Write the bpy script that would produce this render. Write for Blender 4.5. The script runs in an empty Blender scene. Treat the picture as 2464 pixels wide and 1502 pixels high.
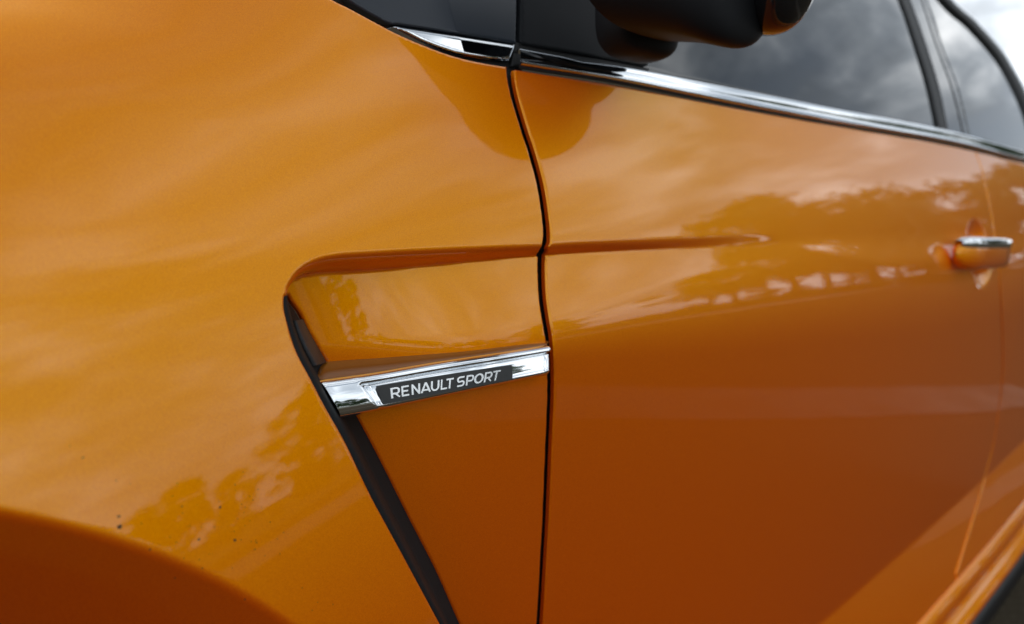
import bpy, bmesh, math, random
import numpy as np
from mathutils import Vector
R = math.radians
random.seed(4)
sc = bpy.context.scene
col = sc.collection

# ------------------------------------------------------------------ camera
FPX, CU, CV = 1916.0, 1232.0, 751.0           # focal length and centre, in pixels of a 2464 px wide picture
PITCH, YAW = R(7.17), R(44.08)
CAM = np.array([-.37, -.33, .86])
cam = bpy.data.cameras.new('camera'); camo = bpy.data.objects.new('camera', cam); col.objects.link(camo)
camo.location = CAM
camo.rotation_euler = (R(90) - PITCH, 0, YAW - R(90))
cam.sensor_width = 36; cam.lens = 36 * FPX / 2464
cam.clip_start = .01; cam.clip_end = 2000
cam.dof.use_dof = True; cam.dof.focus_distance = .43; cam.dof.aperture_fstop = 7.0
sc.camera = camo
sc.view_settings.view_transform = 'Standard'; sc.view_settings.look = 'None'
sc.view_settings.exposure = 0.62; sc.view_settings.gamma = 1
sc.cycles.max_bounces = 8; sc.cycles.use_denoising = True

# ------------------------------------------------------------------ sky and sun
SUN_EL, SUN_AZ = R(52), R(60)                  # azimuth from +X towards +Y (far side of the car)
w = bpy.data.worlds.new('World'); sc.world = w; w.use_nodes = True
nt = w.node_tree; N = nt.nodes; L = nt.links
for n in list(N): N.remove(n)
out = N.new('ShaderNodeOutputWorld'); bg = N.new('ShaderNodeBackground'); L.new(bg.outputs[0], out.inputs[0])
sky = N.new('ShaderNodeTexSky'); sky.sky_type = 'NISHITA'; sky.sun_disc = False
sky.sun_elevation = SUN_EL; sky.sun_rotation = R(90) - SUN_AZ
tc = N.new('ShaderNodeTexCoord')
sep = N.new('ShaderNodeSeparateXYZ'); L.new(tc.outputs['Generated'], sep.inputs[0])
def wm(op, a, b=None, clamp=False):
    m = N.new('ShaderNodeMath'); m.operation = op; m.use_clamp = clamp
    for i, v in enumerate((a, b)):
        if v is None: continue
        if isinstance(v, (int, float)): m.inputs[i].default_value = v
        else: L.new(v, m.inputs[i])
    return m.outputs[0]
zc = wm('ADD', wm('MAXIMUM', sep.outputs[2], 0.0), .22)
cmb = N.new('ShaderNodeCombineXYZ')
L.new(wm('DIVIDE', sep.outputs[0], zc), cmb.inputs[0]); L.new(wm('DIVIDE', sep.outputs[1], zc), cmb.inputs[1])
def wnoise(scale, detail, rough, off):
    mp = N.new('ShaderNodeMapping'); mp.inputs['Location'].default_value = off; L.new(cmb.outputs[0], mp.inputs[0])
    t = N.new('ShaderNodeTexNoise'); t.inputs['Scale'].default_value = scale
    t.inputs['Detail'].default_value = detail; t.inputs['Roughness'].default_value = rough
    t.inputs['Distortion'].default_value = .25
    L.new(mp.outputs[0], t.inputs[0]); return t.outputs[0]
n1 = wnoise(1.7, 6, .5, (0.4, -8.8, 0)); n2 = wnoise(4.6, 6, .55, (5.5, 5.5, 0))
nn = wm('ADD', wm('MULTIPLY', n1, .68), wm('MULTIPLY', n2, .32))
rp = N.new('ShaderNodeValToRGB'); L.new(nn, rp.inputs[0])
e = rp.color_ramp.elements
e[0].position = .41; e[0].color = (2.2, 2.55, 3.0, 1)
e[1].position = .61; e[1].color = (16.5, 16.8, 17.0, 1)
for p_, c_ in ((.47, (4.0, 4.5, 5.1, 1)), (.535, (8.6, 9.1, 9.6, 1))):
    x = e.new(p_); x.color = c_
# cloud deck brightens towards the horizon all round
hz = wm('POWER', wm('SUBTRACT', 1.0, wm('MAXIMUM', sep.outputs[2], 0.0), True), 5.0)
mh = N.new('ShaderNodeMix'); mh.data_type = 'RGBA'; L.new(wm('MULTIPLY', hz, .8), mh.inputs[0])
dk = N.new('ShaderNodeMix'); dk.data_type = 'RGBA'; dk.blend_type = 'MULTIPLY'; dk.inputs[0].default_value = 1
L.new(rp.outputs[0], dk.inputs[6]); gz = wm('SUBTRACT', 1.12, wm('MULTIPLY', wm('MAXIMUM', sep.outputs[2], 0.0), .5))
L.new(gz, dk.inputs[7]); L.new(dk.outputs[2], mh.inputs[6]); mh.inputs[7].default_value = (12.8, 13.4, 13.8, 1)
cov = N.new('ShaderNodeValToRGB'); L.new(n1, cov.inputs[0])
cov.color_ramp.elements[0].position = .30; cov.color_ramp.elements[0].color = (.75, .75, .75, 1)
cov.color_ramp.elements[1].position = .45; cov.color_ramp.elements[1].color = (1, 1, 1, 1)
mx = N.new('ShaderNodeMix'); mx.data_type = 'RGBA'
L.new(cov.outputs[0], mx.inputs[0]); L.new(sky.outputs[0], mx.inputs[6]); L.new(mh.outputs[2], mx.inputs[7])
L.new(mx.outputs[2], bg.inputs[0]); bg.inputs[1].default_value = .085
sl = bpy.data.lights.new('sun', 'SUN'); so = bpy.data.objects.new('sun', sl); col.objects.link(so)
sl.energy = .6; sl.angle = R(14); sl.color = (1, .96, .9)
sd = Vector((math.cos(SUN_EL) * math.cos(SUN_AZ), math.cos(SUN_EL) * math.sin(SUN_AZ), math.sin(SUN_EL)))
so.rotation_euler = sd.to_track_quat('Z', 'Y').to_euler(); so.location = sd * 30

# ------------------------------------------------------------------ materials
def mat(name, color=(.5, .5, .5), rough=.5, metal=0., **kw):
    m = bpy.data.materials.new(name); m.use_nodes = True
    b = m.node_tree.nodes['Principled BSDF']
    b.inputs['Base Color'].default_value = (*color, 1); b.inputs['Roughness'].default_value = rough
    b.inputs['Metallic'].default_value = metal
    for k, v in kw.items(): b.inputs[k.replace('_', ' ')].default_value = v
    return m, b
def nz(m, scale, detail=4, rough=.5, vec='Object'):
    nt = m.node_tree; t = nt.nodes.new('ShaderNodeTexNoise'); c = nt.nodes.new('ShaderNodeTexCoord')
    nt.links.new(c.outputs[vec], t.inputs[0]); t.inputs['Scale'].default_value = scale
    t.inputs['Detail'].default_value = detail; t.inputs['Roughness'].default_value = rough
    return t.outputs[0]
def ramp(m, src, stops):
    r = m.node_tree.nodes.new('ShaderNodeValToRGB'); m.node_tree.links.new(src, r.inputs[0])
    el = r.color_ramp.elements
    while len(el) < len(stops): el.new(.5)
    for i, (p_, c_) in enumerate(stops):
        el[i].position = p_; el[i].color = (*c_, 1) if len(c_) == 3 else c_
    return r.outputs[0]
def bump(m, b, src, strength, dist, sock='Normal'):
    n = m.node_tree.nodes.new('ShaderNodeBump'); n.inputs['Strength'].default_value = strength
    n.inputs['Distance'].default_value = dist
    m.node_tree.links.new(src, n.inputs['Height']); m.node_tree.links.new(n.outputs[0], b.inputs[sock]); return n

def make_paint():
    m = bpy.data.materials.new('orange metallic paint'); m.use_nodes = True
    nt = m.node_tree; b1 = nt.nodes['Principled BSDF']; b2 = nt.nodes.new('ShaderNodeBsdfPrincipled')
    mixn = nt.nodes.new('ShaderNodeMixShader'); mixn.inputs[0].default_value = PAINT_METAL
    nt.links.new(b1.outputs[0], mixn.inputs[1]); nt.links.new(b2.outputs[0], mixn.inputs[2])
    nt.links.new(mixn.outputs[0], nt.nodes['Material Output'].inputs[0])
    fl = nz(m, 1800, 2, .7)
    b1.inputs['Roughness'].default_value = .6
    nt.links.new(ramp(m, fl, [(.3, [c * .9 for c in PAINT_DIFF]), (.7, [min(1, c * 1.1) for c in PAINT_DIFF])]), b1.inputs['Base Color'])
    b1.inputs['Specular IOR Level'].default_value = .0
    nt.links.new(ramp(m, fl, [(.32, [c * .8 for c in PAINT_FLAKE]), (.68, [min(1, c * 1.18) for c in PAINT_FLAKE])]), b2.inputs['Base Color'])
    b2.inputs['Metallic'].default_value = 1; b2.inputs['Roughness'].default_value = .46
    pe = nz(m, 420, 2, .5); pe2 = nz(m, 60, 1, .5)
    ad = nt.nodes.new('ShaderNodeMath'); ad.operation = 'MULTIPLY_ADD'
    nt.links.new(pe2, ad.inputs[0]); ad.inputs[1].default_value = 3.0; nt.links.new(pe, ad.inputs[2])
    for b in (b1, b2):
        b.inputs['Coat Weight'].default_value = 1; b.inputs['Coat Roughness'].default_value = .018
        b.inputs['Coat IOR'].default_value = 1.43
    bn = bump(m, b1, ad.outputs[0], 1, .0000055, 'Coat Normal')
    nt.links.new(bn.outputs[0], b2.inputs['Coat Normal'])
    return m
PAINT_METAL = .45
PAINT_DIFF = (1.0, .058, .0)
PAINT_FLAKE = (1.0, .585, .0)
M = {}
M['paint'] = make_paint()
M['chrome'], b_ = mat('polished chrome', (.86, .89, .92), .035, 1.)
bump(M['chrome'], b_, nz(M['chrome'], 45, 2, .5), 1, .00003)
M['chrome_soft'], b_ = mat('satin bright trim', (.74, .77, .81), .16, 1.)
M['black_satin'], b_ = mat('black satin plastic', (.010, .011, .013), .42)
bump(M['black_satin'], b_, nz(M['black_satin'], 2600, 2, .6), .5, .00004)
M['black_gloss'], b_ = mat('black gloss plastic', (.012, .013, .015), .07, IOR=1.5)
bump(M['black_gloss'], b_, nz(M['black_gloss'], 30, 2, .5), 1, .00004)
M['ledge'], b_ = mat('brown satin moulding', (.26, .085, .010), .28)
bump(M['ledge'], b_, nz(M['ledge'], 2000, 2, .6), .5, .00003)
M['mirror_black'], b_ = mat('matte black mirror plastic', (.008, .009, .011), .6, Specular_IOR_Level=.22)
bump(M['mirror_black'], b_, nz(M['mirror_black'], 2200, 2, .6), .5, .00005)
M['vent_black'], b_ = mat('matte black vent plastic', (.011, .014, .016), .6, Specular_IOR_Level=.14)
bump(M['vent_black'], b_, nz(M['vent_black'], 2600, 2, .6), .6, .00006)
M['letter'], b_ = mat('silver lettering', (.78, .80, .81), .24, 1.)
bump(M['letter'], b_, nz(M['letter'], 900, 2, .6), .4, .00003)
M['sail'], b_ = mat('charcoal sail plastic', (.020, .026, .036), .33)
bump(M['sail'], b_, nz(M['sail'], 2200, 2, .6), .5, .00004)
M['rubber'], b_ = mat('black rubber', (.012, .012, .012), .6)
bump(M['rubber'], b_, nz(M['rubber'], 1500, 2, .6), .5, .0001)
M['inner'], b_ = mat('black inner body', (.01, .01, .01), .8)
bump(M['inner'], b_, nz(M['inner'], 300, 2, .6), .5, .0002)
M['glass'], b_ = mat('dark window glass', (.012, .015, .016), .01, IOR=1.78)
bump(M['glass'], b_, nz(M['glass'], 3, 1, .5), 1, .0006)
M['inlay'], b_ = mat('black plaque lacquer', (.016, .017, .017), .3)
bump(M['inlay'], b_, nz(M['inlay'], 3000, 2, .6), .5, .00003)
M['dirt'], b_ = mat('dried tar', (.06, .03, .01), .8)
M['asphalt'], b_ = mat('asphalt', (.05, .05, .05), 1.0, Specular_IOR_Level=.0)
M['asphalt'].node_tree.links.new(ramp(M['asphalt'], nz(M['asphalt'], 90, 6, .7), [(.3, (.045, .036, .024)), (.7, (.09, .074, .052))]), b_.inputs['Base Color'])
bump(M['asphalt'], b_, nz(M['asphalt'], 120, 4, .7), .6, .01)
M['paving'], b_ = mat('pale paving', (.4, .38, .35), .8)
M['paving'].node_tree.links.new(ramp(M['paving'], nz(M['paving'], 4, 6, .7), [(.3, (.15, .14, .12)), (.7, (.24, .22, .19))]), b_.inputs['Base Color'])
M['reflector'], b_ = mat('worn concrete', (.14, .12, .10), .9, Specular_IOR_Level=.15)  # colour of the added ground strip that the lower door mirrors
M['reflector'].node_tree.links.new(ramp(M['reflector'], nz(M['reflector'], 5, 6, .7), [(.3, (.07, .06, .045)), (.7, (.17, .145, .115))]), b_.inputs['Base Color'])
M['leaf'], b_ = mat('foliage', (.05, .09, .025), .6)
M['leaf'].node_tree.links.new(ramp(M['leaf'], nz(M['leaf'], 1.2, 3, .6), [(.3, (.03, .06, .016)), (.7, (.075, .12, .035))]), b_.inputs['Base Color'])
M['bark'], b_ = mat('bark', (.09, .07, .05), .9)
bump(M['bark'], b_, nz(M['bark'], 14, 5, .7), 1, .03)
M['grass'], b_ = mat('grass', (.06, .10, .03), .9)
M['grass'].node_tree.links.new(ramp(M['grass'], nz(M['grass'], 6, 6, .7), [(.3, (.04, .07, .02)), (.7, (.09, .13, .04))]), b_.inputs['Base Color'])

# ------------------------------------------------------------------ object helpers
def tag(o, label=None, cat=None, group=None, kind=None):
    for k, v in (('label', label), ('category', cat), ('group', group), ('kind', kind)):
        if v: o[k] = v
    return o
def link(name, me, m, parent=None):
    o = bpy.data.objects.new(name, me); col.objects.link(o)
    if m is not None: me.materials.append(m)
    if parent is not None: o.parent = parent
    return o
def mesh(name, V, Fc, m, parent=None, smooth=True, normals=None):
    me = bpy.data.meshes.new(name); me.from_pydata([tuple(map(float, v)) for v in V], [], [tuple(int(i) for i in f) for f in Fc])
    if smooth: me.polygons.foreach_set('use_smooth', [True] * len(me.polygons))
    me.update()
    if normals is not None: me.normals_split_custom_set_from_vertices([tuple(map(float, n)) for n in normals])
    return link(name, me, m, parent)
def loft(name, curves, m, parent=None, closed=False, smooth=True, sharp=None, cap=False):
    """curves: list of (n,3) rows; quads between successive rows."""
    C = [np.asarray(c) for c in curves]; n = len(C[0]); V = np.concatenate(C); Fc = []
    k = len(C)
    for j in range(k if closed else k - 1):
        j2 = (j + 1) % k
        for i in range(n - 1):
            Fc.append((j * n + i, j * n + i + 1, j2 * n + i + 1, j2 * n + i))
    if cap and closed:
        Fc.append([j * n for j in range(k)]); Fc.append([j * n + n - 1 for j in range(k)][::-1])
    o = mesh(name, V, Fc, m, parent, smooth)
    bm = bmesh.new(); bm.from_mesh(o.data); bmesh.ops.recalc_face_normals(bm, faces=bm.faces); bm.to_mesh(o.data); bm.free()
    if sharp: o.data.set_sharp_from_angle(angle=R(sharp))
    return o

# ------------------------------------------------------------------ measuring the photograph
fh = np.array([math.cos(YAW), math.sin(YAW), 0]); RT = np.array([math.sin(YAW), -math.cos(YAW), 0])
FW = fh * math.cos(PITCH) + np.array([0, 0, -math.sin(PITCH)]); UP = np.cross(RT, FW)
def rays(px):
    px = np.asarray(px, float)
    return FW + RT * ((px[:, 0:1] - CU) / FPX) - UP * ((px[:, 1:2] - CV) / FPX)
def solve(px, hf, n=14):
    """points (X, Z) where the sight lines through px meet the surface y = -hf(X, Z)"""
    d = rays(px); h = np.zeros(len(d)); lo = None
    for _ in range(n):
        t = (-h - CAM[1]) / d[:, 1]; P = CAM + t[:, None] * d
        hn = hf(P[:, 0], P[:, 2]); h = h + .8 * (np.clip(hn, -1.2, .2) - h)
    t = (-h - CAM[1]) / d[:, 1]; P = CAM + t[:, None] * d
    return P[:, [0, 2]]
def dense(pts, n=8):
    """Catmull-Rom through pts"""
    p = np.asarray(pts, float); q = np.vstack([2 * p[0] - p[1], p, 2 * p[-1] - p[-2]]); o = []
    for i in range(1, len(q) - 2):
        for t in np.arange(n) / n:
            a, b, c, d = q[i - 1], q[i], q[i + 1], q[i + 2]
            o.append(.5 * (2 * b + (c - a) * t + (2 * a - 5 * b + 4 * c - d) * t * t + (3 * b - a - 3 * c + d) * t ** 3))
    o.append(p[-1]); return np.array(o)
def resamp(p, n):
    s = np.r_[0, np.cumsum(np.linalg.norm(np.diff(p, axis=0), axis=1))]
    t = np.linspace(0, s[-1], n); return np.stack([np.interp(t, s, p[:, k]) for k in range(p.shape[1])], 1)
def z1(*q): return [((900 + x / 2.0027) * .713, (750 + y / 2.0027) * .713) for x, y in q]
def z3(*q): return [((1050 + x / 2.8988) * .713, (1150 + y / 2.8988) * .713) for x, y in q]
def z4(*q): return [((1150 + x / 3.7908) * .713, (y / 3.7908) * .713) for x, y in q]

PX = {
 'c1': dense([(692, 760), (685, 735), (682.5, 712), (684, 692), (692, 674), (713, 645), (748, 622), (802, 607), (891, 600), (1069, 592), (1311, 584), (1327, 583), (1426, 577), (1636, 569), (1805, 562), (1952, 560), (2200, 553), (2464, 548)]),
 'gap': dense([(1230.5, 150), (1230.5, 163), (1232, 194), (1242.7, 243), (1263.5, 312), (1284, 375), (1303.5, 451), (1315.7, 535), (1317.5, 575), (1314, 592), (1307.5, 606), (1304.6, 642), (1307.5, 713), (1314.6, 766), (1323.5, 820), (1327, 891), (1327, 962), (1322, 1080), (1315, 1250), (1307.8, 1376), (1300.6, 1502), (1290, 1640), (1275, 1800)]),
 'slot': dense([(688, 690), (684.5, 720), (687, 755), (712, 841), (748.5, 912), (784, 980), (834, 1069), (892.7, 1192), (964.6, 1325), (1059.8, 1502), (1160, 1690)]),
 'slotb': dense([(692, 705), (706, 730), (724, 755.5), (745, 798), (784, 866), (822, 935), (860, 1004), (914, 1106), (986, 1250), (1050.6, 1376), (1106, 1502), (1186, 1680)]),
 'slotm': dense([(689, 698), (694, 735), (703, 768), (728, 836), (762, 900), (800, 965), (834, 1022), (894, 1140), (960, 1270), (1018, 1385), (1077, 1502), (1172, 1686)]),
 'top': dense([(620, -120), (700, -60), (805, 0), (840, 17.4), (906, 53), (958, 80), (1027, 110), (1097, 135), (1166, 151), (1225, 160.4), (1240, 162)]),
 'belt': dense([(1236, 164), (1300, 174.5), (1497, 206), (1772, 259), (2007, 301), (2282, 349), (2464, 391), (2700, 432)]),
 'shoulder': dense([(-300, 105), (0, 128), (300, 155), (600, 205), (900, 262), (1150, 330)]),
 'zs': np.array([(1900, 1571), (1978, 1502), (2142, 1348), (2353, 1158.6), (2464, 1070)], float),
 'seam': dense([(2341, 345), (2370, 440), (2398, 600), (2410, 750), (2413, 880), (2405, 970), (2392, 1060), (2372, 1140), (2340, 1250), (2300, 1380)]),
 'lw': z1((400, 935), (800, 905), (1300, 870), (1700, 825), (1912, 808)),
}
XZ = {}
WC, WR = np.array([-.462, .454]), .345         # front wheel arch: centre and lip radius
def sp(x, w): return .5 * (x + np.sqrt(x * x + w * w))
def cs(x, w): return np.where(x < -w, 0, np.where(x > w, x, (x + w) ** 2 / (4 * w)))
def sstep(t): t = np.clip(t, 0, 1); return t * t * (3 - 2 * t)
def zof(key, X):
    p = XZ[key]; return np.interp(X, p[:, 0], p[:, 1])
def plan(X): return -np.where(X > 0, X * X / 150., 0)
TB, TC, TS = .25, .10, .24
def HA(X, Z):                                   # shoulder surface without the wheel arch bulge
    h = plan(X) - .23 * (Z - .84) - .10 * sp(Z - .90, .04) - .36 * sp(Z - .84, .02) * sp(.22 - X, .05)
    h = h + .18 * sp(.83 - Z, .05) * -1.0
    return h
def Hb(X, Z):                                   # fender and upper door skin
    h = HA(X, Z)
    fade = sstep((-.09 - X) / .24)
    sh = zof('shoulder', X) if 'shoulder' in XZ else .92 + 0 * X
    h = h - .36 * fade * cs(Z - sh, .022) - .5 * sp(Z - 1.0, .05)
    rho = np.hypot(X - WC[0], Z - WC[1])
    h = h + .21 * sp(WR + .15 - rho, .07)
    h = h - 1.0 * cs(WR - rho, .0025)
    return h
def smooth_table(xk, yk, sig):
    xx = np.arange(-1.6, 3.2, .004); yy = np.interp(xx, xk, yk); n = int(4 * sig / .004)
    g = np.exp(-.5 * (np.arange(-n, n + 1) * .004 / sig) ** 2); g /= g.sum()
    ys_ = np.convolve(np.pad(yy, n, mode='edge'), g, 'valid')
    m = np.gradient(ys_, .004)
    def f(X):
        t = np.clip((np.asarray(X, float) + 1.6) / .004, 0, len(xx) - 1.001); i = t.astype(int); u = t - i
        a, b, c, d = ys_[i], ys_[i + 1], m[i] * .004, m[i + 1] * .004
        return a + u * (c + u * (3 * (b - a) - 2 * c - d + u * (2 * (a - b) + c + d)))
    return f
stepd = smooth_table([-.25, -.17, -.08, .0, .15, .3, .45, .62], [.026, .022, .0115, .0085, .0058, .003, .001, .0], .045)
wv_tab = smooth_table([-.2, -.17, -.12, 0, .15, .35, .6], [.008, .010, .0125, .008, .009, .012, .04], .02)
r2_tab = smooth_table([-.2, 0, .15, .8], [.006, .009, .022, .05], .03)
def HR(X, Z):                                   # vent recess and lower door skin
    z1_ = XZ['c1z'](X) if 'c1z' in XZ else .8407 + 0 * X
    z2_ = XZ['c2z'](X) if 'c2z' in XZ else .785 + 0 * X
    zs_ = XZ['zsz'] if 'zsz' in XZ else .43
    r2 = r2_tab(X)
    h = HA(X, z1_) - stepd(X) + TB * (z1_ - Z)
    h = h - (TB + TC) * cs(z2_ - Z, r2 * 1.4) + (TC + TS) * cs(zs_ - Z, .003)
    return h + .03 * sp(.62 - Z, .12) + 1.6 * np.minimum(X + .085, 0) ** 2 - 2.8 * np.minimum(z1_ - Z, .075) * cs(-.078 - X, .03)
def seg_dist(P, poly, closed=False):
    A = poly; B = np.roll(poly, -1, axis=0)
    if not closed: A, B = A[:-1], B[:-1]
    best = np.full(len(P), 1e9)
    for a, b in zip(A, B):
        d = b - a; L2 = d @ d
        if L2 < 1e-16: continue
        t = np.clip(((P - a) @ d) / L2, 0, 1)
        q = P - a - t[:, None] * d
        np.minimum(best, q[:, 0] ** 2 + q[:, 1] ** 2, out=best)
    return np.sqrt(best)
def inside(P, poly):
    x, z = P[:, 0], P[:, 1]; c = np.zeros(len(P), bool)
    A = poly; B = np.roll(poly, -1, axis=0)
    for a, b in zip(A, B):
        if a[1] == b[1]: continue
        hit = ((a[1] > z) != (b[1] > z)) & (x < (b[0] - a[0]) * (z - a[1]) / (b[1] - a[1]) + a[0])
        c ^= hit
    return c
def sd_poly(P, poly):
    d = seg_dist(P, poly, True); return np.where(inside(P, poly), d, -d)
SCOOP = (1.0, .797)
def Hskin(X, Z):
    """whole side skin: shoulder surface above the upper crease, recess below it"""
    X = np.asarray(X, float); Z = np.asarray(Z, float)
    hb = Hb(X, Z); hr = HR(X, Z)
    P = np.stack([X, Z], 1); poly = XZ['recess']
    d = seg_dist(P, XZ['c1line']); ins = inside(P, poly)
    wv = wv_tab(X)
    t_ = np.clip(d / (wv * 1.12), 0, 1)
    mixk = sstep((X - .05) / .25)
    k = np.where(ins, mixk * sstep(t_) + (1 - mixk) * np.where(t_ < .86, 1.25 * t_ * t_, 1 - .0755 * ((1 - t_) / .14) ** 2), 0)
    h = hb + (hr - hb) * k
    e2 = ((X - SCOOP[0]) / .062) ** 2 + ((Z - SCOOP[1]) / .052) ** 2
    return h - .011 * sstep((1.15 - e2) / 1.0)
def rebuild():
    p = XZ['c1']; i = np.argsort(p[:, 0]); p = p[i]
    use = p[p[:, 0] > XZ['xc'] + .02] if 'xc' in XZ else p
    f = np.polyfit(use[:, 0], use[:, 1], 3)
    lo, hi = use[0, 0], use[-1, 0]
    XZ['c1z'] = lambda X: np.polyval(f, np.clip(X, lo, hi))
    q = XZ['c2']; q = q[np.argsort(q[:, 0])]
    XZ['c2z'] = smooth_table(q[:, 0], q[:, 1], .02)
    XZ['zsz'] = float(np.mean(XZ['zs'][:, 1]))
    XZ['c1line'] = XZ['c1']
    s = XZ['c1']; big = 3.0
    m_ = XZ['slotmid'][::-1] if 'slotmid' in XZ else np.array([[s[0, 0] + .01, .1]])
    XZ['recess'] = np.vstack([s, [[big, s[-1, 1]], [big, .1], [m_[0, 0], .1]], m_])
XZ['c1'] = solve(PX['c1'], lambda X, Z: 0 * X)
PX['c2'] = dense([(784, 870), (1104, 847), (1318, 822), (1336, 812), (1426, 799), (1600, 768), (1850, 732), (2100, 700), (2464, 655)])
for k_ in ('c2', 'zs'): XZ[k_] = solve(PX[k_], lambda X, Z: 0 * X)
rebuild()
for _ in range(4):
    XZ['shoulder'] = solve(PX['shoulder'], Hb); XZ['shoulder'] = XZ['shoulder'][np.argsort(XZ['shoulder'][:, 0])]
    XZ['c1'] = solve(PX['c1'], Hb)
    XZ['xc'] = -.16
    a_, b_ = solve(PX['slot'][8:], Hb), solve(PX['slotb'][8:], HR); XZ['slotmid'] = .5 * (resamp(a_, 60) + resamp(b_, 60))
    XZ['c2'] = solve(PX['c2'], HR); XZ['zs'] = solve(PX['zs'], HR); rebuild()
for k_, f_ in (('slot', Hb), ('slotb', HR), ('top', Hb), ('belt', Hb), ('gap', Hskin), ('seam', Hskin), ('lw', HR)):
    XZ[k_] = solve(PX[k_], f_, 24)
print('zs', XZ['zsz'], 'belt', XZ['belt'][[0, -1]], 'seam', XZ['seam'][[0, -1]], 'slot', XZ['slot'][[0, -1]], XZ['slotb'][[0, -1]])
print(HR(np.array([1.2]),np.array([.335])))

# ------------------------------------------------------------------ skin panels cut out of the side surface
def panel(name, m, xs, zs, sdf, hf, parent, roll=.0013, flange=.003, label=None):
    nx, nz_ = len(xs), len(zs)
    G = np.stack(np.meshgrid(xs, zs, indexing='ij'), -1).reshape(-1, 2)
    phi = sdf(G).reshape(nx, nz_); phi[np.abs(phi) < 1e-7] = 1e-7
    inn = phi > 0; idx = -np.ones((nx, nz_), int); idx[inn] = np.arange(inn.sum())
    pts = [G.reshape(nx, nz_, 2)[inn]]; cnt = int(inn.sum()); extra = []
    c = inn[:-1, :-1].astype(int) + inn[1:, :-1] + inn[1:, 1:] + inn[:-1, 1:]
    I, J = np.where(c == 4)
    faces = np.stack([idx[I, J], idx[I + 1, J], idx[I + 1, J + 1], idx[I, J + 1]], 1).tolist()
    ed = {}; bnd = []
    def cross(a, b):
        nonlocal cnt
        key = (a, b) if a < b else (b, a)
        if key not in ed:
            p0, p1 = phi[key[0]], phi[key[1]]; t = p0 / (p0 - p1)
            q0 = np.array([xs[key[0][0]], zs[key[0][1]]]); q1 = np.array([xs[key[1][0]], zs[key[1][1]]])
            extra.append(q0 + (q1 - q0) * t); ed[key] = cnt; cnt += 1
        return ed[key]
    for i, j in zip(*np.where((c > 0) & (c < 4))):
        cs = [(i, j), (i + 1, j), (i + 1, j + 1), (i, j + 1)]; cs = [(int(a), int(b)) for a, b in cs]
        poly = []; kind = []
        for k in range(4):
            a, b = cs[k], cs[(k + 1) % 4]
            if inn[a]: poly.append(int(idx[a])); kind.append(0)
            if inn[a] != inn[b]: poly.append(cross(a, b)); kind.append(1)
        if len(poly) >= 3: faces.append(poly)
        n = len(poly)
        for k in range(n):
            if kind[k] and kind[(k + 1) % n]: bnd.append((poly[k], poly[(k + 1) % n]))
    P = np.vstack(pts + ([np.array(extra)] if extra else []))
    def full(Q):
        h = hf(Q[:, 0], Q[:, 1])
        if roll:
            d = np.clip(sdf(Q), .03 * roll, roll)
            h = h - (roll - np.sqrt(np.maximum(roll * roll - (roll - d) ** 2, 0)))
        return h
    h = full(P); e_ = .0003
    hx = (full(P + [e_, 0]) - full(P - [e_, 0])) / (2 * e_); hz_ = (full(P + [0, e_]) - full(P - [0, e_])) / (2 * e_)
    nrm = np.stack([-hx, -np.ones_like(hx), -hz_], 1); nrm /= np.linalg.norm(nrm, axis=1)[:, None]
    V = np.stack([P[:, 0], -h, P[:, 1]], 1)
    if flange and bnd:
        be = sorted({v for b in bnd for v in b}); mp = {v: i for i, v in enumerate(be)}
        Q = P[be]; g = np.stack([sdf(Q + [e_, 0]) - sdf(Q - [e_, 0]), sdf(Q + [0, e_]) - sdf(Q - [0, e_])], 1)
        g /= np.maximum(np.linalg.norm(g, axis=1), 1e-9)[:, None]
        fn = np.stack([-g[:, 0], 0 * g[:, 0], -g[:, 1]], 1)
        n0 = len(V); A = V[be]; B = A + np.array([0, flange, 0])
        V = np.vstack([V, A, B]); nrm = np.vstack([nrm, fn, fn]); k = len(be)
        for a, b in bnd: faces.append((n0 + mp[b], n0 + mp[a], n0 + k + mp[a], n0 + k + mp[b]))
    o = mesh(name, V, faces, m, parent, True, nrm)
    if label: o['label'] = label
    return o
def ladder(*segs):
    """(start, stop, step) pieces joined into one increasing list"""
    o = []
    for a, b, s in segs: o += list(np.arange(a, b - s * .4, s))
    o.append(segs[-1][1]); return np.array(o)

car = bpy.data.objects.new('hatchback_car', None); col.objects.link(car); car.location = (0, 0, 0)
tag(car, 'glossy metallic orange hatchback with a chrome vent badge behind its front wheel arch', 'car')

GW = .0033
def gap_side(P, key, half, right):
    poly = XZ[key]; d = seg_dist(P, poly); xg = np.interp(P[:, 1], poly[::-1, 1], poly[::-1, 0])
    s = np.where((P[:, 0] > xg) == right, d, -d); return s - half
toppoly = None
def sd_top(P, key):
    poly = XZ[key]; d = seg_dist(P, poly); zt = np.interp(P[:, 0], poly[:, 0], poly[:, 1])
    return np.where(P[:, 1] < zt, d, -d)
slotpoly = np.vstack([XZ['slot'][6:], XZ['slotb'][::-1][:-2]])
XZ['top'] = XZ['top'][np.argsort(XZ['top'][:, 0])]
XZ['top'] = np.vstack([[-1.2, XZ['top'][0, 1] + .02], XZ['top']])
XZ['belt'] = XZ['belt'][np.argsort(XZ['belt'][:, 0])]
XZ['belt'] = np.vstack([[-.1, XZ['belt'][0, 1] + .001], XZ['belt'], [3, XZ['belt'][-1, 1]]])
XZ['gap'] = np.vstack([XZ['gap'], [XZ['gap'][-1, 0] - .01, .30]])
def sdf_fender(P):
    rho = np.hypot(P[:, 0] - WC[0], P[:, 1] - WC[1])
    return np.minimum.reduce([gap_side(P, 'gap', GW, False), sd_top(P, 'top') - .0005, rho - (WR - .16), -sd_poly(P, slotpoly), P[:, 1] - .29])
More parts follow.
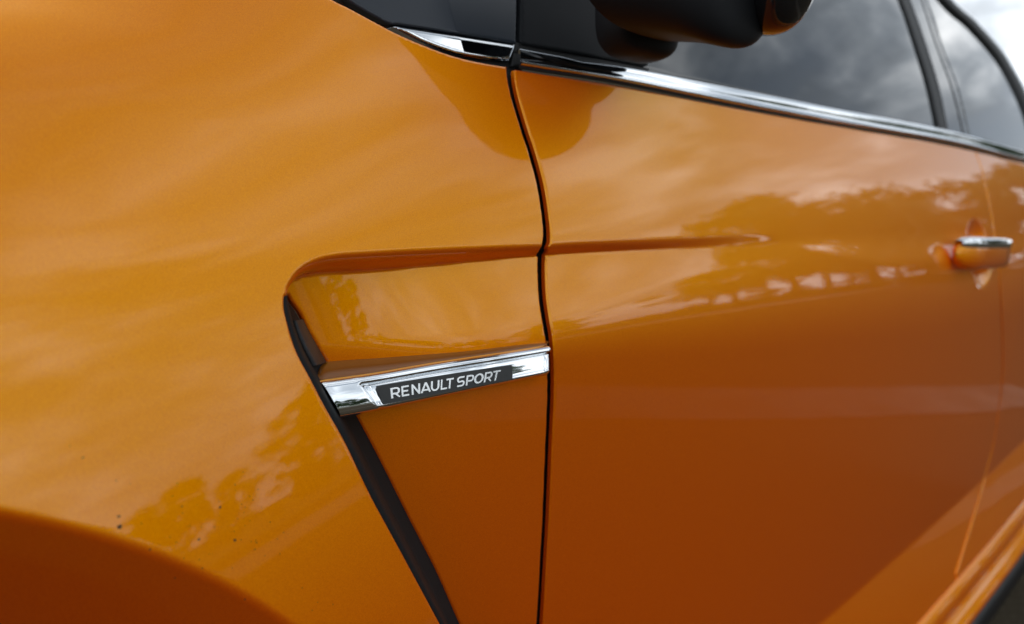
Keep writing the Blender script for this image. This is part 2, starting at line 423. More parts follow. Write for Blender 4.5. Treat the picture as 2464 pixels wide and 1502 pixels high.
fender = panel('front_fender', M['paint'], ladder((-1.0, -.32, .008), (-.32, .016, .00115)), ladder((.28, .56, .006), (.56, .99, .00125), (.99, 1.06, .005)), sdf_fender, Hskin, car)
DB = .285                                       # door bottom
def sdf_door(P):
    return np.minimum.reduce([gap_side(P, 'gap', GW, True), sd_top(P, 'belt') - .001, gap_side(P, 'seam', .0021, False), P[:, 1] - DB])
XZ['seam'] = np.vstack([[XZ['seam'][0, 0] - .002, 1.1], XZ['seam'], [XZ['seam'][-1, 0], .2]])
xs_d = ladder((-.035, .10, .00115), (.10, .35, .0022), (.35, 1.32, .004))
zs_d = ladder((.28, .56, .004), (.56, .975, .0016))
door = panel('front_door', M['paint'], xs_d, zs_d, sdf_door, Hskin, car)
def sdf_rdoor(P):
    return np.minimum.reduce([gap_side(P, 'seam', .0021, True), sd_top(P, 'belt') - .001, 2.1 - P[:, 0], P[:, 1] - DB])
rdoor = panel('rear_door', M['paint'], ladder((.85, 1.3, .005), (1.3, 2.11, .015)), ladder((.28, .975, .004)), sdf_rdoor, Hskin, car)
# dark inner structure behind the gaps
xi = ladder((-.22, .1, .008), (.1, 2.1, .03)); zi = ladder((.36, .95, .01))
def sdf_inner(P): return np.minimum.reduce([P[:, 1] - .37, sd_top(P, 'belt') + .004, P[:, 0] + .10, 2.05 - P[:, 0]])
panel('inner_structure', M['inner'], xi, zi, sdf_inner, lambda X, Z: HR(X, Z) - .010 - .03 * (np.hypot(X - SCOOP[0], Z - SCOOP[1]) < .09), car, roll=0, flange=0)

panel('gap_backing', M['inner'], ladder((-.07, .05, .006)), ladder((.90, .985, .006)), lambda P: np.minimum.reduce([P[:, 0] + .04, .04 - P[:, 0], P[:, 1] - .91, .975 - P[:, 1]]), lambda X, Z: Hb(X, Z) - .012, car, roll=0, flange=0)

def on(pxs, hf, extra=0.):
    q = solve(pxs, (lambda X, Z: hf(X, Z) + extra) if extra else hf, 24)
    return np.stack([q[:, 0], -(hf(q[:, 0], q[:, 1]) + extra), q[:, 1]], 1)

# ------------------------------------------------------------------ vent behind the wheel arch
n = 60
A = resamp(on(PX['slot'][4:], Hb, -.0018), n); B = resamp(on(PX['slotb'], HR, -.001), n)
Mi = on(PX['slotm'], lambda X, Z: .38 * Hb(X, Z) + .62 * HR(X, Z)); Mi = resamp(Mi, n)
A0 = A + [-.004, .004, 0]; B0 = B + [.004, .006, 0]
loft('vent_trim', [A0, A, .5 * (A + Mi) + [0, -.0012, 0], Mi], M['vent_black'], car)
loft('vent_backing', [A0 + [0, .004, 0], Mi + [0, .012, 0], B0 + [0, .006, 0]], M['inner'], car)
zc_ = on([(795, 878)], HR)[0, 2]; ki = int(np.argmin(np.abs(B[:, 2] - zc_)))
loft('vent_fin', [Mi[ki:], Mi[ki:] + [.0004, .0022, 0], .6 * Mi[ki:] + .4 * B[ki:] + [0, .003, 0], B[ki:], B0[ki:]], M['vent_black'], car)
up_ = [Mi[3:ki + 1] + [0, .001, 0], Mi[3:ki + 1] + [0, -.0006, 0], .75 * Mi[3:ki + 1] + .25 * B[3:ki + 1] + [0, -.0012, 0], .1 * Mi[3:ki + 1] + .9 * B[3:ki + 1] + [0, -.0008, 0], B[3:ki + 1] + [.001, .002, 0]]
loft('vent_insert', up_, M['black_satin'], car)

T_px = dense(z3((70, 387), (400, 343), (700, 299), (1200, 214), (1800, 124), (2200, 60), (2338, 38)), 10)
B_px = dense(z3((285, 768), (500, 726), (1000, 622), (1600, 492), (2000, 408), (2338, 338)), 10)
offx = lambda X: np.interp(X, [-.16, .0], [.015, .004])
Tt = on(T_px, lambda X, Z: HR(X, Z) + offx(X))
tt_x, tt_y, tt_z = Tt[:, 0], Tt[:, 1], Tt[:, 2]
BT = .20
def HBadge(X, Z): return np.interp(X, tt_x, -tt_y) + BT * (np.interp(X, tt_x, tt_z) - Z)
Bt = on(B_px, HBadge)
ns = 120
Tr, Br = resamp(Tt, ns), resamp(Bt, ns)
prof = [(-.02, -.012), (-.02, -.003), (-.005, -.0012), (.02, .0002), (.06, .0014), (.11, .0022), (.17, .0026), (.21, .0024), (.235, .0018), (.247, .0004), (.26, -.0008), (.275, -.0006), (.288, .0004), (.30, .0008),
        (.33, .0009), (.5, .0010), (.7, .0010), (.80, .0009), (.83, .0012), (.86, .0013), (.90, .0008), (.94, -.0002), (.975, -.0018), (1.0, -.004), (1.0, -.013)]
us = np.linspace(0, 1, ns)
# shallow pocket for the plaque: left of its end ridge the strip is plain and full depth
sR = .138; rows = []
for t, o_ in prof:
    base = Tr + (Br - Tr) * t
    s_r = sR + .035 * (t - .3)                                   # the end ridge leans
    left = sstep((s_r - us) / .012)
    full_o = np.interp(t, [-.02, .0, .06, .17, .5, .8, .9, .95, 1.0], [-.003, -.0008, .0014, .0026, .0030, .0028, .0020, .0006, -.004]) if o_ > -.011 else o_
    ridge = .0008 * np.exp(-((us - s_r - .010) / .008) ** 2) * (1 if .24 < t < .88 else 0)
    o = o_ + (full_o - o_) * left + ridge
    endr = np.clip((us - .985) / .015, 0, 1)                      # rounded right end
    o = o - .006 * endr ** 2.5
    if o_ > -.011:
        o = o + .0014 * np.exp(-((us - .972) / .006) ** 2) * (1 if .26 < t < .84 else 0)
    shrink = .10 * endr ** 3
    base = Tr + (Br - Tr) * (t + (.5 - t) * shrink)[:, None]
    base = base.copy(); base[:, 1] -= o
    base[:, 2] += .2 * o
    rows.append(base)
badge = loft('badge_strip', rows, M['chrome'], car)
badge['label'] = 'chrome strip with a black lettered plaque'
# upper ledge between the recessed panel and the strip
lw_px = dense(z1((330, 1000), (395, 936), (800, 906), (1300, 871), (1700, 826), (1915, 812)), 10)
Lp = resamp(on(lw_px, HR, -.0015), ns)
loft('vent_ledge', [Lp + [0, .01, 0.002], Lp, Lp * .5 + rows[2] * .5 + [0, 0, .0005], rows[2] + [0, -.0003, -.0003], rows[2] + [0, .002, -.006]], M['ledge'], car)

def plate(name, px, hf, m, parent, thick, bev=0.0002, lift=0.):
    """flat plate outlined by px, lying on surface hf, with real thickness"""
    P = on(px, hf, lift)
    me = bpy.data.meshes.new(name); bm = bmesh.new()
    vs = [bm.verts.new(p) for p in P]
    f = bm.faces.new(vs)
    if f.normal.y > 0: f.normal_flip()
    bm.normal_update()
    if f.normal.y > 0: bmesh.ops.reverse_faces(bm, faces=[f])
    r = bmesh.ops.extrude_face_region(bm, geom=[f])
    for v in [g for g in r['geom'] if isinstance(g, bmesh.types.BMVert)]: v.co.y -= thick
    bmesh.ops.delete(bm, geom=[f], context='FACES_KEEP_BOUNDARY') if False else None
    bmesh.ops.recalc_face_normals(bm, faces=bm.faces)
    if bev:
        eds = [e_ for e_ in bm.edges if all(v.co.y < -1e9 for v in e_.verts)]
    bmesh.ops.triangulate(bm, faces=[f_ for f_ in bm.faces if len(f_.verts) > 4])
    bm.to_mesh(me); bm.free(); return link(name, me, m, parent)
inl = dense(z3((640, 450), (700, 430), (1300, 333), (1940, 236), (1953, 244), (1962, 300), (1961, 366), (1950, 378), (1300, 505), (730, 618), (708, 612), (680, 570), (650, 510), (634, 470)), 5)
HBf = lambda X, Z: HBadge(X, Z) + .0010
plaque = plate('badge_plaque', inl, HBf, M['inlay'], badge, .0007)
# letters: strokes in a unit box (x 0..1, y 0..1 upwards)
def arc(cx, cy, rx, ry, a0, a1, n=9): return [(cx + rx * math.cos(R(a0 + (a1 - a0) * i / n)), cy + ry * math.sin(R(a0 + (a1 - a0) * i / n))) for i in range(n + 1)]
q_ = .1
P_BOWL = [(q_, .92), (.62, .92)] + arc(.62, .67, .26, .25, 90, -90) + [(q_, .42)]
GL = {
 'R': [[(q_, 0), (q_, 1)], P_BOWL, [(.5, .40), (.92, 0)]],
 'E': [[(.92, .92), (q_, .92), (q_, .08), (.92, .08)], [(q_, .5), (.8, .5)]],
 'N': [[(q_, 0), (q_, 1)], [(q_, .95), (.9, .05)], [(.9, 0), (.9, 1)]],
 'A': [[(.04, 0), (.5, 1)], [(.5, 1), (.96, 0)], [(.22, .26), (.78, .26)]],
 'U': [[(q_, 1), (q_, .4)] + arc(.5, .4, .4, .32, 180, 360) + [(.9, 1)]],
 'L': [[(q_, 1), (q_, .08), (.95, .08)]],
 'T': [[(0, .92), (1, .92)], [(.5, .92), (.5, 0)]],
 'S': [[(.92, .92)] + arc(.34, .70, .25, .22, 90, 270) + arc(.66, .30, .25, .22, 90, -90) + [(.06, .08)]],
 'P': [[(q_, 0), (q_, 1)], P_BOWL],
 'O': [arc(.5, .5, .41, .42, 0, 360, 20)],
}
spans = [('R', 775, 868), ('E', 882, 962), ('N', 982, 1065), ('A', 1076, 1168), ('U', 1174, 1256), ('L', 1272, 1338), ('T', 1325, 1396),
         ('S', 1432, 1508), ('P', 1524, 1600), ('O', 1603, 1695), ('R', 1705, 1782), ('T', 1783, 1857)]
Q0, Q1, Q2, Q3 = [np.array(p) for p in z3((785, 566), (1836, 384), (1857, 286), (775, 464))]
def tmap(a, b): return (1 - a) * (1 - b) * Q0 + a * (1 - b) * Q1 + a * b * Q2 + (1 - a) * b * Q3
def ribbon(st, wx, wy):
    p = np.array(st, float); L_, R_ = [], []
    closed = np.linalg.norm(p[0] - p[-1]) < 1e-6
    for i in range(len(p)):
        a = p[i - 1] if i else (p[-2] if closed else p[0]); b = p[i + 1] if i < len(p) - 1 else (p[1] if closed else p[-1])
        d1 = p[i] - a; d2 = b - p[i]
        if np.linalg.norm(d1) < 1e-9: d1 = d2
        if np.linalg.norm(d2) < 1e-9: d2 = d1
        d1 /= np.linalg.norm(d1); d2 /= np.linalg.norm(d2)
        n1 = np.array([-d1[1], d1[0]]); n2 = np.array([-d2[1], d2[0]]); m_ = n1 + n2; m_ /= max(np.linalg.norm(m_), .3)
        k = 1 / max(m_ @ n1, .55); off = m_ * k * np.array([wx, wy])
        L_.append(p[i] + off); R_.append(p[i] - off)
    return L_, R_
HBl = lambda X, Z: HBadge(X, Z) + .0023
for ch, x0, x1 in spans:
    V, Fc = [], []
    for st in GL[ch]:
        st_ = st
        l_, r_ = ribbon(st_, .108, .078)
        pts = []
        for a in l_ + r_: pts.append(tmap((x0 + (x1 - x0) * a[0] - 775) / (1857 - 775.), min(1, max(0, a[1]))))
        W_ = on(np.array(pts), HBl); k = len(l_); b0 = len(V)
        V += list(W_) + list(W_ + [0, .0009, 0])
        for i in range(k - 1):
            a, b, c, d = b0 + i, b0 + i + 1, b0 + k + i + 1, b0 + k + i; s = 2 * k
            Fc += [(a, d, c, b), (a, b, b + s, a + s), (d, d + s, c + s, c)]
        Fc += [(b0, b0 + 2 * k, b0 + 3 * k, b0 + k), (b0 + k - 1, b0 + 2 * k - 1, b0 + 4 * k - 1, b0 + 3 * k - 1)]
    o = mesh('letter', V, Fc, M['letter'], badge, False)

# ------------------------------------------------------------------ dirt specks low on the fender
sk = [(390, 505, 3), (463, 572, 4), (650, 700, 3), (728, 717, 2.5), (663, 900, 5), (667, 960, 7), (1017, 845, 4), (1020, 880, 3), (1060, 950, 3), (1228, 850, 5), (1350, 830, 3),
      (1413, 808, 3), (1110, 1030, 5), (1312, 1035, 6), (1510, 932, 3.5), (1585, 990, 3.5), (1430, 1035, 3), (1550, 1025, 3), (840, 1085, 4), (950, 1015, 3), (1450, 365, 2.5),
      (1815, 1310, 5), (1893, 1303, 3), (1775, 1380, 3), (1860, 1392, 3), (1745, 1425, 3), (1565, 1110, 3), (1640, 145, 2), (1660, 145, 2)]
rk = random.Random(5)
for k in range(60):
    q = rk.random(); sk.append((rk.gauss(1150 + 300 * q, 260), rk.gauss(820 + 330 * q, 170), rk.uniform(1.6, 3.4)))
sk = [q for q in sk if q[1] > 100 and q[0] < 1000 + q[1] * .62 and q[1] < 870 + q[0] * .38]
V, Fc = [], []
for x, y, s in sk:
    c = on([(x / 1.656 * .713, (1200 + y / 1.656) * .713)], Hb, .0000)[0]; r_ = s * .00016
    b0 = len(V); V.append(c + [0, -r_ * .35, .1 * r_])
    for k in range(7):
        a = k * 2 * math.pi / 7; rr = r_ * random.uniform(.75, 1.2)
        V.append(c + [math.cos(a) * rr * (1 if s < 5 else 1.2), .0002 + .2 * math.sin(a) * rr, math.sin(a) * rr])
    for k in range(7): Fc.append((b0, b0 + 1 + k, b0 + 1 + (k + 1) % 7))
tag(mesh('dirt_specks', V, Fc, M['dirt'], fender), kind='stuff')

# ------------------------------------------------------------------ greenhouse
hbelt = lambda X: Hb(X, zof('belt', np.maximum(X, 0.0)))
def HG(X, Z):                                   # side glass surface
    zb = zof('belt', np.maximum(X, 0.0)); dz = np.maximum(Z - zb, -.03)
    return hbelt(np.clip(X, -.15, 3)) + .2 * np.minimum(X + .015, 0) - .010 - .36 * dz - .35 * np.maximum(dz, 0) ** 2
def gpanel(name, m, px, off, parent=car, roll=.0015, flange=.008, step=None, label=None):
    q = solve(px, lambda X, Z: HG(X, Z) + off, 40)
    lo, hi = q.min(0), q.max(0); sx = step or max((hi[0] - lo[0]) / 110, .001); sz = step or max((hi[1] - lo[1]) / 110, .001)
    return panel(name, m, np.arange(lo[0] - sx, hi[0] + 2 * sx, sx), np.arange(lo[1] - sz, hi[1] + 2 * sz, sz), lambda P: sd_poly(P, q), lambda X, Z: HG(X, Z) + off, parent, roll, flange, label)
# belt trim: a swept bright moulding along the door top
tb = dense([(1250, 153), (1263, 137), (1400, 150), (1517, 164.5), (1772, 214), (2007, 261), (2282, 314), (2464, 365), (2600, 398)], 8)[8:]
bb = dense([(1251, 158), (1300, 166), (1497, 197), (1772, 252), (2007, 295), (2282, 342), (2464, 386), (2640, 420)], 8)
n = 120
def beltfn(X, Z): return hbelt(X) - .001
Bl = on(bb, beltfn)
Bl = resamp(Bl, n)
topz = on(np.vstack([[(1263, 120), (1330, 133), (1400, 145)], tb[8:]]), lambda X, Z: hbelt(X) - .0020); topz = topz[np.argsort(topz[:, 0])]
Tl = Bl.copy(); Tl[:, 2] = np.interp(Bl[:, 0], topz[:, 0], topz[:, 2]); Tl[:, 1] = np.interp(Bl[:, 0], topz[:, 0], topz[:, 1])
bp = [(0, -.008), (0, -.001), (.02, .0012), (.07, .0024), (.13, .0028), (.18, .0022), (.21, .0012), (.25, .0008), (.5, .0010), (.9, .0010), (.97, .0006), (1, -.0004), (1, -.006)]
rb = []
for t, o_ in bp:
    c = Bl + (Tl - Bl) * t; c = c.copy(); c[:, 1] -= o_; c[:, 2] += .3 * o_; rb.append(c)
trim = loft('belt_trim', rb, M['chrome'], car)
loft('belt_seal', [rb[1] + [0, .006, -.0004], rb[1] + [0, -.0003, -.0016], rb[1] + [0, 0, .0006]], M['rubber'], car)

# ---- front corner: sail plate, bright accent, seals
top_in = PX['top'][8:]
sail_px = np.vstack([dense([(600, -160), (700, -90), (836, -1), (905, 40), (942, 58)], 4), dense([(960, 58), (1100, 80), (1236, 104), (1243, 106)], 4), [(1243, -200)]])
gpanel('sail_plate', M['sail'], sail_px, .002, label='charcoal triangular plate in front of the door')
gpanel('sail_backing', M['rubber'], np.vstack([dense([(560, -190), (690, -75), (800, -4), (840, 15.5), (906, 51.5), (958, 78.5), (1027, 109), (1097, 134), (1166, 150), (1225, 159.5), (1262, 164)], 4), [(1275, 100), (1275, -220)]]), -.004)
acc = np.vstack([dense([(951, 63.5), (960, 63), (1050, 77), (1244, 107.5)], 6), dense([(1241, 118), (1231, 143)], 3), dense([(1225, 146), (1166, 140.5), (1097, 128.5), (1027, 104), (985, 83), (958, 68)], 6)])
gpanel('accent_trim', M['chrome'], acc, .0035, roll=.003, step=.0008)
gpanel('mirror_plate', M['mirror_black'], np.vstack([[(1253, -200), (1253, 101)], dense([(1262, 107), (1400, 131), (1560, 160)], 4), [(1562, 145), (1640, 60), (1700, -200)]]), .003, label='charcoal corner plate carrying the mirror')
gpanel('plate_seal', M['rubber'], np.vstack([[(1244, 101), (1256, 103)], dense([(1262, 108), (1400, 132), (1565, 164)], 4), dense([(1562, 176), (1400, 152), (1262, 124)], 4), [(1252, 160), (1232, 160)]]), .001)
# ---- glass, pillars
fg = np.vstack([dense([(1500, 168), (1772, 222), (2007, 269), (2271, 320)], 4), dense([(2268, 314), (2240, 200), (2206, 90), (2174, 0), (2100, -180)], 4), [(1500, -180)]])
fglass = gpanel('window_glass', M['glass'], fg, -.003, step=.008)
gpanel('window_seal', M['rubber'], np.vstack([dense([(2264, 322), (2238, 205), (2203, 92), (2171, 0), (2095, -190)], 4), dense([(2112, -190), (2188, 0), (2221, 92), (2256, 205), (2281, 322)], 4)]), .0015, step=.004)
gpanel('pillar_trim', M['black_gloss'], np.vstack([dense([(2283, 325), (2258, 205), (2223, 92), (2190, 0), (2115, -190)], 4), dense([(2150, -190), (2216, 0), (2252, 110), (2290, 215), (2318, 330)], 4)]), .002, step=.004)
gpanel('rear_pillar_trim', M['black_gloss'], np.vstack([dense([(2322, 333), (2293, 215), (2255, 110), (2219, 0), (2153, -190)], 4), dense([(2160, -190), (2228, 0), (2264, 110), (2304, 215), (2332, 333)], 4)]), .002, step=.004)
roofl = dense([(2120, -190), (2266, 0), (2330, 60), (2392, 130), (2430, 190), (2464, 262), (2484, 330), (2496, 400)], 6)
gpanel('window_glass', M['glass'], np.vstack([dense([(2334, 334), (2306, 215), (2266, 110), (2230, 0), (2150, -190)], 4), roofl[2:], [(2464, 372)]]), -.003, step=.008)
# frame of the rear door and roof edge: swept seal, swept painted rail, roof sheet
def rail(px, off):
    return on(px, lambda X, Z: HG(X, Z) + off)
def shift(p, dx, dy): return p + np.array([dx, dy])
r0 = resamp(rail(roofl, -.001), 60); r1 = resamp(rail(shift(roofl, 9, -4), .006), 60); r2 = resamp(rail(shift(roofl, 17, -7), .002), 60)
r3 = resamp(rail(shift(roofl, 21, -9), -.004), 60)
loft('window_seal', [r0 + [0, .01, 0], r0, r1, r2], M['rubber'], car)
loft('roof_rail', [r2, r2 + [0, -.001, .002], r3 + [0, 0, .001], r3 + [0, .02, .001]], M['chrome_soft'], car)
inn_ = r3 + [0, .05, .0]
loft('roof', [r3 + [0, .02, .0], inn_, inn_ + [-.05, .35, .01], inn_ + [-.05, 1.1, .01]], M['paint'], car)
loft('cabin_lining', [r0 + [0, .05, -.02], r0 * [1, 1, 0] + [0, .08, .93]], M['inner'], car)

# ------------------------------------------------------------------ sill under the doors
def sillrow(dh, z):
    z = DB + (z - .335) * (1.15 if z > .27 else 1.0) - .002
    X = np.linspace(-.03, 2.1, 60); return np.stack([X, -(HR(X, 0 * X + DB) + dh), 0 * X + z], 1)
sp_ = [(-.03, .334), (-.012, .331), (-.002, .328), (.004, .322), (.007, .314), (.008, .308), (.004, .303), (.005, .298), (.010, .294), (.020, .288), (.024, .282), (.022, .276), (.012, .272), (-.03, .27)]
loft('side_skirt', [sillrow(a, b) for a, b in sp_], M['paint'], car)
loft('skirt_trim', [sillrow(a, b) for a, b in ((-.04, .273), (.010, .270), (.022, .262), (.026, .25), (.020, .215), (0, .20), (-.05, .20))], M['black_satin'], car)

# ------------------------------------------------------------------ door handle
def tube(name, path, rad, m, parent, n=20, flat=1.):
    """rounded bar along path with per-point radii (ry, rz)"""
    rows = []
    path = np.array(path)
    for i in range(len(path)):
        a = np.linspace(0, 2 * math.pi, n + 1)
        ry, rz = rad[i]
        cy, cz = np.cos(a), np.sin(a); e_ = .7
        rows.append(np.stack([path[i, 0] + 0 * a, path[i, 1] + ry * np.sign(cy) * np.abs(cy) ** e_, path[i, 2] + rz * np.sign(cz) * np.abs(cz) ** e_], 1))
    return loft(name, rows, m, parent)
ends = on([(2326, 612), (2430, 610)], lambda X, Z: HR(X, Z) + .021)
hx0, hx1 = ends[0, 0], ends[1, 0]; hz0, hz1 = ends[0, 2], ends[1, 2]
print('handle', ends)
tt = np.array([0, .01, .03, .07, .15, .3, .5, .7, .85, .93, .97, .99, 1.])
bow = np.interp(tt, [0, .12, .5, .88, 1], [-.014, -.003, .0, -.003, -.014])
rr = np.interp(tt, [0, .01, .03, .07, .15, .85, .93, .97, .99, 1], [.1, .45, .75, .92, 1, 1, .92, .75, .45, .1])
path = np.stack([hx0 + (hx1 - hx0) * tt, ends[0, 1] + (ends[1, 1] - ends[0, 1]) * tt - bow, hz0 + (hz1 - hz0) * tt], 1)
handle = tube('door_handle', path, [(.011 * r_, .022 * r_) for r_ in rr], M['paint'], door)
strip = tube('handle_trim', path[1:-1] + [0, -.002, .0150], [(.0105 * r_, .0090 * r_) for r_ in rr[1:-1]], M['chrome'], handle)

# ------------------------------------------------------------------ door mirror
def shell(name, m, parent, cx, cz, rx, rz, ys, ex=2.4, n=40, lean=None):
    """closed shell swept outwards (along -Y): centre, radii per station, superellipse section"""
    rows = []
    cx, cz, rx, rz, ys = [np.append(np.asarray(q, float), q[-1] * f) for q, f in ((cx, 1), (cz, 1), (rx, .02), (rz, .02), (ys, 1))]
    for i, y in enumerate(ys):
        a = np.linspace(0, 2 * math.pi, n + 1); c, s = np.cos(a), np.sin(a)
        rows.append(np.stack([cx[i] + rx[i] * np.sign(c) * np.abs(c) ** (2 / ex), 0 * a + y, cz[i] + rz[i] * np.sign(s) * np.abs(s) ** (2 / ex)], 1))
    o = loft(name, rows, m, parent)
    bm = bmesh.new(); bm.from_mesh(o.data); bmesh.ops.remove_doubles(bm, verts=bm.verts, dist=1e-6); bmesh.ops.recalc_face_normals(bm, faces=bm.faces); bm.to_mesh(o.data); bm.free()
    md = o.modifiers.new('round', 'SUBSURF'); md.levels = 1; md.render_levels = 2
    return o
mir = bpy.data.objects.new('side_mirror', None); col.objects.link(mir); mir.parent = car
ys = np.array([.0, -.010, -.020, -.033, -.045, -.054, -.059, -.063, -.064])
s_ = np.array([1, 1, 1, 1, .98, .92, .8, .5, .03]); rx_ = np.interp(-ys, [0, .025, .064], [.088, .070, .047])
xr = np.interp(-ys, [0, .03, .05, .064], [.194, .188, .186, .186]); zb = np.interp(-ys, [0, .03, .05, .064], [.980, .976, .966, .964])
shell('mirror_housing', M['mirror_black'], mir, xr - rx_, zb + .07, rx_ * s_, .07 * s_, ys, 2.8)
ys = np.array([-.02, -.035, -.052, -.07, -.082, -.092, -.098, -.099])
s_ = np.array([.7, .9, 1, 1, .9, .7, .4, .03])
shell('mirror_cap', M['black_gloss'], mir, np.interp(-ys, [.03, .1], [.178, .153]), 1.052 + 0 * ys, .038 * s_, .07 * s_, ys, 2.5)
shell('mirror_foot', M['mirror_black'], mir, np.array([.125, .125, .125, .125]), np.array([1.0, 1.0, 1.0, 1.0]), np.array([.040, .040, .038, .034]), np.array([.030, .030, .029, .026]), np.array([.03, .022, .014, .004]), 3.4)

# ------------------------------------------------------------------ front wheel
wh = bpy.data.objects.new('front_wheel', None); col.objects.link(wh); wh.parent = car
def lathe(name, prof_, m, parent, n=72, cy=0.10):
    a = np.linspace(0, 2 * math.pi, n + 1)
    return loft(name, [np.stack([WC[0] + r_ * np.cos(a), 0 * a + cy + y_, WC[1] - .034 + r_ * np.sin(a)], 1) for r_, y_ in prof_], m, parent)
lathe('tyre', [(.235, -.10), (.245, -.112), (.28, -.12), (.31, -.112), (.322, -.095), (.325, -.06), (.325, .06), (.31, .10), (.25, .10)], M['rubber'], wh)
lathe('rim', [(.236, -.10), (.232, -.105), (.225, -.098), (.22, -.06), (.215, .08)], M['chrome_soft'], wh)
lathe('wheel_hub', [(.0, -.085), (.03, -.086), (.045, -.08), (.05, -.06), (.05, .0)], M['black_satin'], wh)
for k in range(5):
    a = k * 2 * math.pi / 5 + .3; c, s = math.cos(a), math.sin(a)
    def pt(r_, w_, y_): return (WC[0] + r_ * c - w_ * s, .10 + y_, WC[1] - .034 + r_ * s + w_ * c)
    rows = [[pt(r_, w_ * sg, y_) for r_, w_, y_ in ((.04, .028, -.08), (.1, .022, -.075), (.17, .02, -.082), (.222, .03, -.095))] for sg, dy in ((1, 0), (-1, 0))]
    up = np.array(rows[0]); dn = np.array(rows[1])
    loft('spoke', [up + [0, .03, 0], up, dn, dn + [0, .03, 0]], M['chrome_soft'], wh, closed=True, sharp=30)
aw = np.linspace(R(-25), R(205), 60)
def archrow(r_, y_): return np.stack([WC[0] + r_ * np.cos(aw), 0 * aw + y_, WC[1] + r_ * np.sin(aw)], 1)
loft('wheel_arch_liner', [archrow(WR - .159, .14), archrow(WR + .01, .16), archrow(WR + .01, .33), archrow(.1, .34)], M['inner'], car)

# ------------------------------------------------------------------ ground
GZ = .09
def sheet(name, x0, x1, y0, y1, z, m):
    return mesh(name, [(x0, y0, z), (x1, y0, z), (x1, y1, z), (x0, y1, z)], [(0, 1, 2, 3)], m, None, False)
tag(sheet('ground', -400, 400, -400, 400, GZ, M['asphalt']), 'dark asphalt car park around the car', kind='structure')
tag(sheet('pavement', -60, 90, -9.5, -6.5, GZ + .004, M['paving']), 'pale paving strip on the near side of the car park', kind='structure')
tag(mesh('reflector_strip', [(-1.5, -2.24, GZ + .004), (3.4, -.03, GZ + .004), (3.4, -.30, GZ + .004), (-1.5, -2.52, GZ + .004)], [(0, 3, 2, 1)], M['reflector'], None, False), 'pale strip added beside the car for the light band mirrored in the door', kind='structure')  # added strip, laid out to mirror a pale band in the lower door
tag(sheet('lawn', -80, 120, -40, -14, GZ + .004, M['grass']), 'grass under the trees', kind='structure')

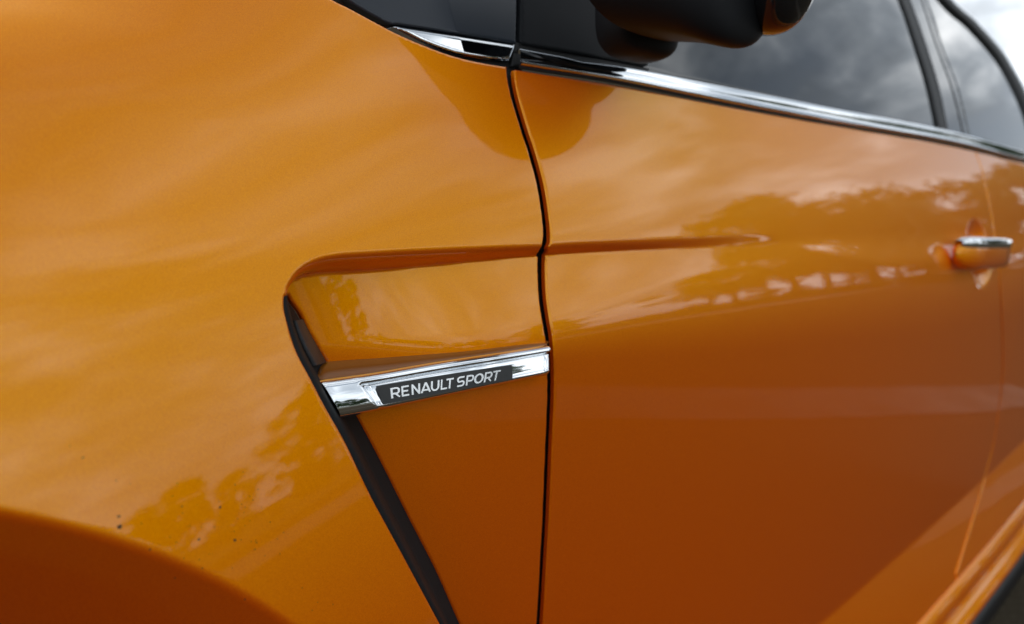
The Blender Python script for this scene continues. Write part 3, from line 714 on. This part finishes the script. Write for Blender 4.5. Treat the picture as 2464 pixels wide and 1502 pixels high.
# ------------------------------------------------------------------ trees the paint mirrors
def make_tree(seed, low):
    rnd = random.Random(seed); rt = bpy.data.objects.new('tree', None); col.objects.link(rt)
    H = 6.5; V, Fc = [], []
    blobs = []
    for k in range(34):
        a = rnd.uniform(0, 2 * math.pi); z = rnd.uniform(low, H - .4)
        rad = 2.7 * math.sin(max(.18, min(1, (z - low + .6) / (H - low + .4))) * math.pi) ** .6 * rnd.uniform(.25, 1.1)
        blobs.append((math.cos(a) * rad, math.sin(a) * rad, z, rnd.uniform(.35, .85)))
    for bx, by, bz, br in blobs:
        for k in range(125):
            d = Vector((rnd.gauss(0, 1), rnd.gauss(0, 1), rnd.gauss(0, .6))).normalized() * br * rnd.uniform(.3, 1.25)
            c = Vector((bx, by, bz)) + d; s = rnd.uniform(.08, .19)
            u = Vector((rnd.gauss(0, 1), rnd.gauss(0, 1), rnd.gauss(0, 1))).normalized(); v = u.orthogonal().normalized()
            b0 = len(V); V += [c - u * s, c + v * s * .6, c + u * s, c - v * s * .6]; Fc.append((b0, b0 + 1, b0 + 2, b0 + 3))
    mesh('crown', V, Fc, M['leaf'], rt, False)
    V, Fc = [], []
    def limb(p0, p1, r0, r1):
        p0, p1 = Vector(p0), Vector(p1); d = (p1 - p0).normalized(); u = d.orthogonal().normalized(); v = d.cross(u); b0 = len(V)
        for p_, r_ in ((p0, r0), ((p0 + p1) / 2 + u * r0 * .4, (r0 + r1) / 2), (p1, r1)):
            for k in range(8): a = k * math.pi / 4; V.append(p_ + (u * math.cos(a) + v * math.sin(a)) * r_)
        for j in range(2):
            for k in range(8): Fc.append((b0 + j * 8 + k, b0 + j * 8 + (k + 1) % 8, b0 + j * 8 + 8 + (k + 1) % 8, b0 + j * 8 + 8 + k))
    limb((0, 0, 0), (.1, .05, 2.6), .22, .15)
    for bx, by, bz, br in blobs[:9]: limb((.1, .05, 2.2 + rnd.uniform(0, .5)), (bx * .9, by * .9, bz), .09, .03)
    mesh('trunk', V, Fc, M['bark'], rt)
    return rt
protos = [make_tree(11, 2.4), make_tree(12, .9), make_tree(13, 1.6), make_tree(14, .5)]
used = [0, 0, 0, 0]
tr = random.Random(9)
azs = [7, 9, 11, 13, 15, 17, 19, 21, 23, 25.5, 27.5, 30, 32, 43, 45, 47, 52, 56, 58, 63, 67, 70, 75, 79, 86, 90, 97, 104, 112]
for i, az in enumerate(azs):
    k = (tr.choice((0, 0, 2)) if az < 39 else tr.choice((0, 1, 2, 3))) if i > 3 else i; src = protos[k]; dist = tr.uniform(24, 34) if az < 39 else tr.uniform(30, 44)
    if used[k]:
        o = src.copy(); col.objects.link(o)
        for ch in src.children:
            c = ch.copy(); col.objects.link(c); c.parent = o
    else: o = src
    used[k] = 1
    a = R(az); s = tr.uniform(.7, 1.12) if az < 39 else tr.uniform(.5, .85)
    o.location = (dist * math.cos(a), -dist * math.sin(a), GZ); o.scale = (s * 1.1, s * 1.1, s); o.rotation_euler.z = tr.uniform(0, 6.28)
    tag(o, 'leafy green tree across the car park, mirrored as a dark mass in the orange paint', 'tree', 'trees across the car park')

# low bushes that close most of the gaps under the crowns
src = make_tree(21, .3); first = True
for az in (8, 10.5, 14, 16.2, 18.3, 20.1, 22.4, 24.6, 27.5, 29, 33.5, 36, 42, 46, 50, 54, 60, 66, 72, 80, 88):
    if first: o = src; first = False
    else:
        o = src.copy(); col.objects.link(o)
        for ch in src.children:
            c = ch.copy(); col.objects.link(c); c.parent = o
    a = R(az + tr.uniform(-.8, .8)); d_ = tr.uniform(20, 30); k_ = tr.uniform(.07, .26); o.name = 'bush'
    o.location = (d_ * math.cos(a), -d_ * math.sin(a), GZ); o.scale = (k_ * tr.uniform(1, 1.7),) * 2 + (k_,); o.rotation_euler.z = tr.uniform(0, 6.28)
    tag(o, 'low leafy bush on the grass in front of the trees, mirrored in the orange paint', 'bush', 'bushes in front of the trees')
